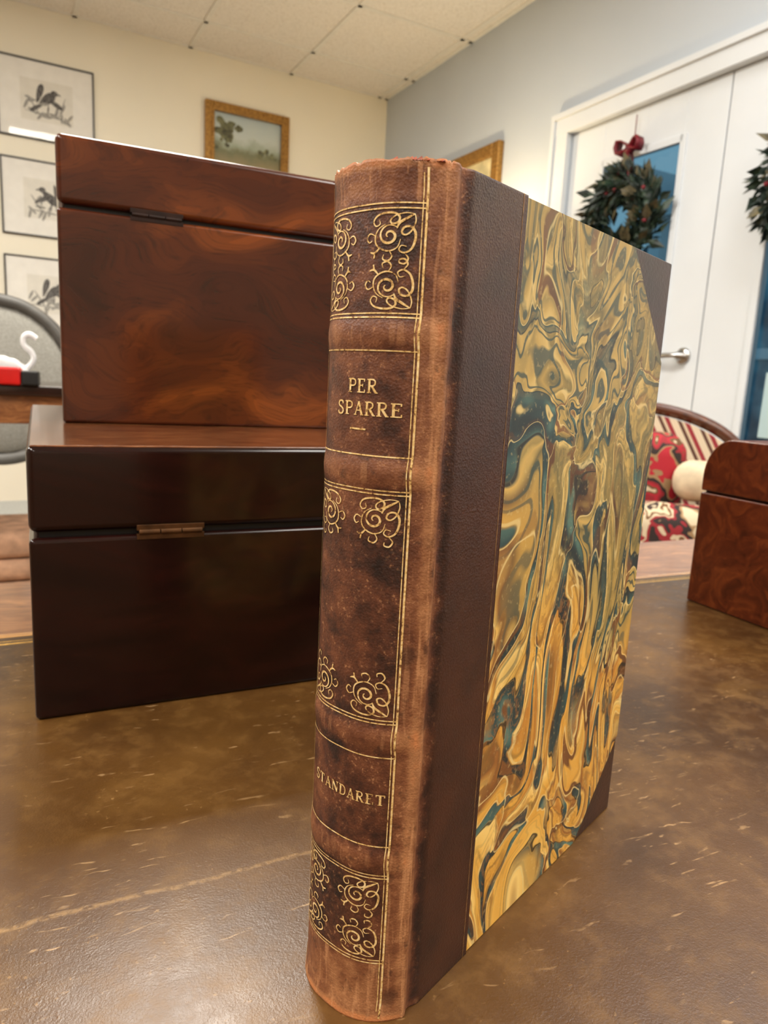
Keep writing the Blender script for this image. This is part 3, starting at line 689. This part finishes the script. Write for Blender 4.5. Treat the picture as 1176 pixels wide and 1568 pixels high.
out=[(-.30,.42),(-.30,.70)]+[(-.30+.30*(1-math.cos(math.pi*i/n)),.70+.16*math.sin(math.pi*i/n)) for i in range(1,n)]+[(.30,.70),(.30,.42)]
bm=bmesh.new(); f=bm.faces.new([bm.verts.new((x_,.20+ .1*(z-.42),z)) for x_,z in out]); ex_=bmesh.ops.extrude_face_region(bm,geom=[f]); 
for v_ in [g_ for g_ in ex_['geom'] if isinstance(g_,bmesh.types.BMVert)]: v_.co.y+=.11
bmesh.ops.recalc_face_normals(bm,faces=bm.faces[:])
frombm('back',bm,m_str,ch,False)
tube('back_rail',[(-.31,.25,.45),(-.31,.26,.72)]+[(-.31+.31*(1-math.cos(math.pi*i/12)),.27,.72+.16*math.sin(math.pi*i/12)) for i in range(1,12)]+[(.31,.26,.72),(.31,.25,.45)],.016,m_cw,ch)
for sg in(-1,1):
    cushion('arm',(sg*.33-.05,-.26,.40),(sg*.33+.05,.24,.66),m_fl,ch,.045)
    tube('scroll',[(sg*.33,-.27,.34),(sg*.33,-.30,.5),(sg*.33,-.31,.62),(sg*.33,-.27,.68),(sg*.33,-.24,.64),(sg*.33,-.27,.61)],.016,m_cw,ch)
    for yy in(-.24,.24): lathe('leg',[(.012,0),(.02,.04),(.016,.12),(.028,.24),(.03,.32)],m_cw,ch,loc=(sg*.26,yy,0),seg=16)
cushion('red_cushion',(-.22,.04,.46),(.15,.17,.82),m_redf,ch,.06)
cushion('cream_cushion',(.12,-.02,.66),(.28,.08,.76),m_cream,ch,.045)
cushion('bolster',(.02,-.10,.46),(.29,.02,.66),m_fl,ch,.055)

# ================= side table + figurines + chair (left)
st=empty('side_table',(-.93,1.64,0),math.radians(28))
m_sd=wood('ebonised_wood',(26,14,10),(58,30,20),rough=.25)
boxes('top',[((-.35,-.2,.84),(.25,.2,.862))],m_sd,bev=.004,parent=st)
boxes('frame',[((-.33,-.18,.78),(.23,.18,.84)),((-.33,-.18,.35),(.23,.18,.37))]+[((a,b,0),(a+.035,b+.035,.78)) for a in(-.33,.195) for b in(-.18,.145)],m_desk,bev=.003,parent=st)
boxes('folded_blanket',[((-.28,-.15,.37),(.18,.15,.42)),((-.27,-.14,.42),(.17,.14,.47)),((-.27,-.13,.47),(.16,.13,.53))],simple('peach_blanket',(176,138,110),.9,var=.15,scale=30),bev=.018,parent=st)
tz=.862
fg=empty('swan_figurine',(-.845,1.62,tz),math.radians(20)); fg.scale=(.62,.62,.80)
m_por=simple('white_porcelain',(236,236,236),.2,var=.02)
bm=bmesh.new(); bmesh.ops.create_uvsphere(bm,u_segments=24,v_segments=14,radius=.04)
for v_ in bm.verts: v_.co=Vector((v_.co.x*1.2,v_.co.y*.75,v_.co.z*.75+.03))
frombm('body',bm,m_por,fg)
tube('neck',[(.035,0,.04),(.065,0,.06),(.06,0,.09),(.03,0,.105),(.03,0,.13),(.055,0,.14),(.075,0,.125)],.009,m_por,fg)
for sg in(-1,1):
    bm=bmesh.new(); bmesh.ops.create_uvsphere(bm,u_segments=16,v_segments=10,radius=.035)
    for v_ in bm.verts: v_.co=Vector((v_.co.x*1.2-.02,v_.co.y*.25+sg*.028,v_.co.z*.7+.045+max(0,-v_.co.x)*.5))
    frombm('wing',bm,m_por,fg)
rt=empty('red_lacquer_tin',(-.782,1.50,tz),math.radians(20))
box('tin',(-.03,-.022,0),(.012,.022,.036),simple('red_lacquer',(200,20,18),.3,var=.05),.005,3,rt)
box('base',(-.055,-.025,0),(-.0305,.025,.030),m_black,.004,3,rt)
box('lid',(.0125,-.022,0),(.045,.022,.030),m_black,.004,3,rt)
gc=empty('grey_upholstered_chair',(-1.24,2.27,0),math.radians(30))
m_gr=simple('grey_linen',(140,138,130),.85,var=.1,scale=200); m_gf=simple('grey_painted_wood',(84,82,78),.5,var=.12)
n=32; pts=[(.23*math.sin(2*math.pi*i/n),.0,.85+.25*math.cos(2*math.pi*i/n)) for i in range(n)]
tube('oval_back_frame',pts,.020,m_gf,gc,cyc=True)
bm=bmesh.new(); bmesh.ops.create_uvsphere(bm,u_segments=32,v_segments=16,radius=1)
for v_ in bm.verts: v_.co=Vector((v_.co.x*.21,v_.co.y*.035,.85+v_.co.z*.23))
frombm('back_pad',bm,m_gr,gc)
cushion('seat',(-.27,-.50,.36),(.27,-.0,.47),m_gr,gc,.04)
for sx in(-.23,.23):
    lathe('leg',[(.012,0),(.024,.36)],m_gf,gc,loc=(sx,-.45,0),seg=12)
    tube('rear_leg',[(sx,.05,0),(sx,0,.3),(sx,-.02,.5),(sx*.9,0,.72)],.018,m_gf,gc)
print('DONE')
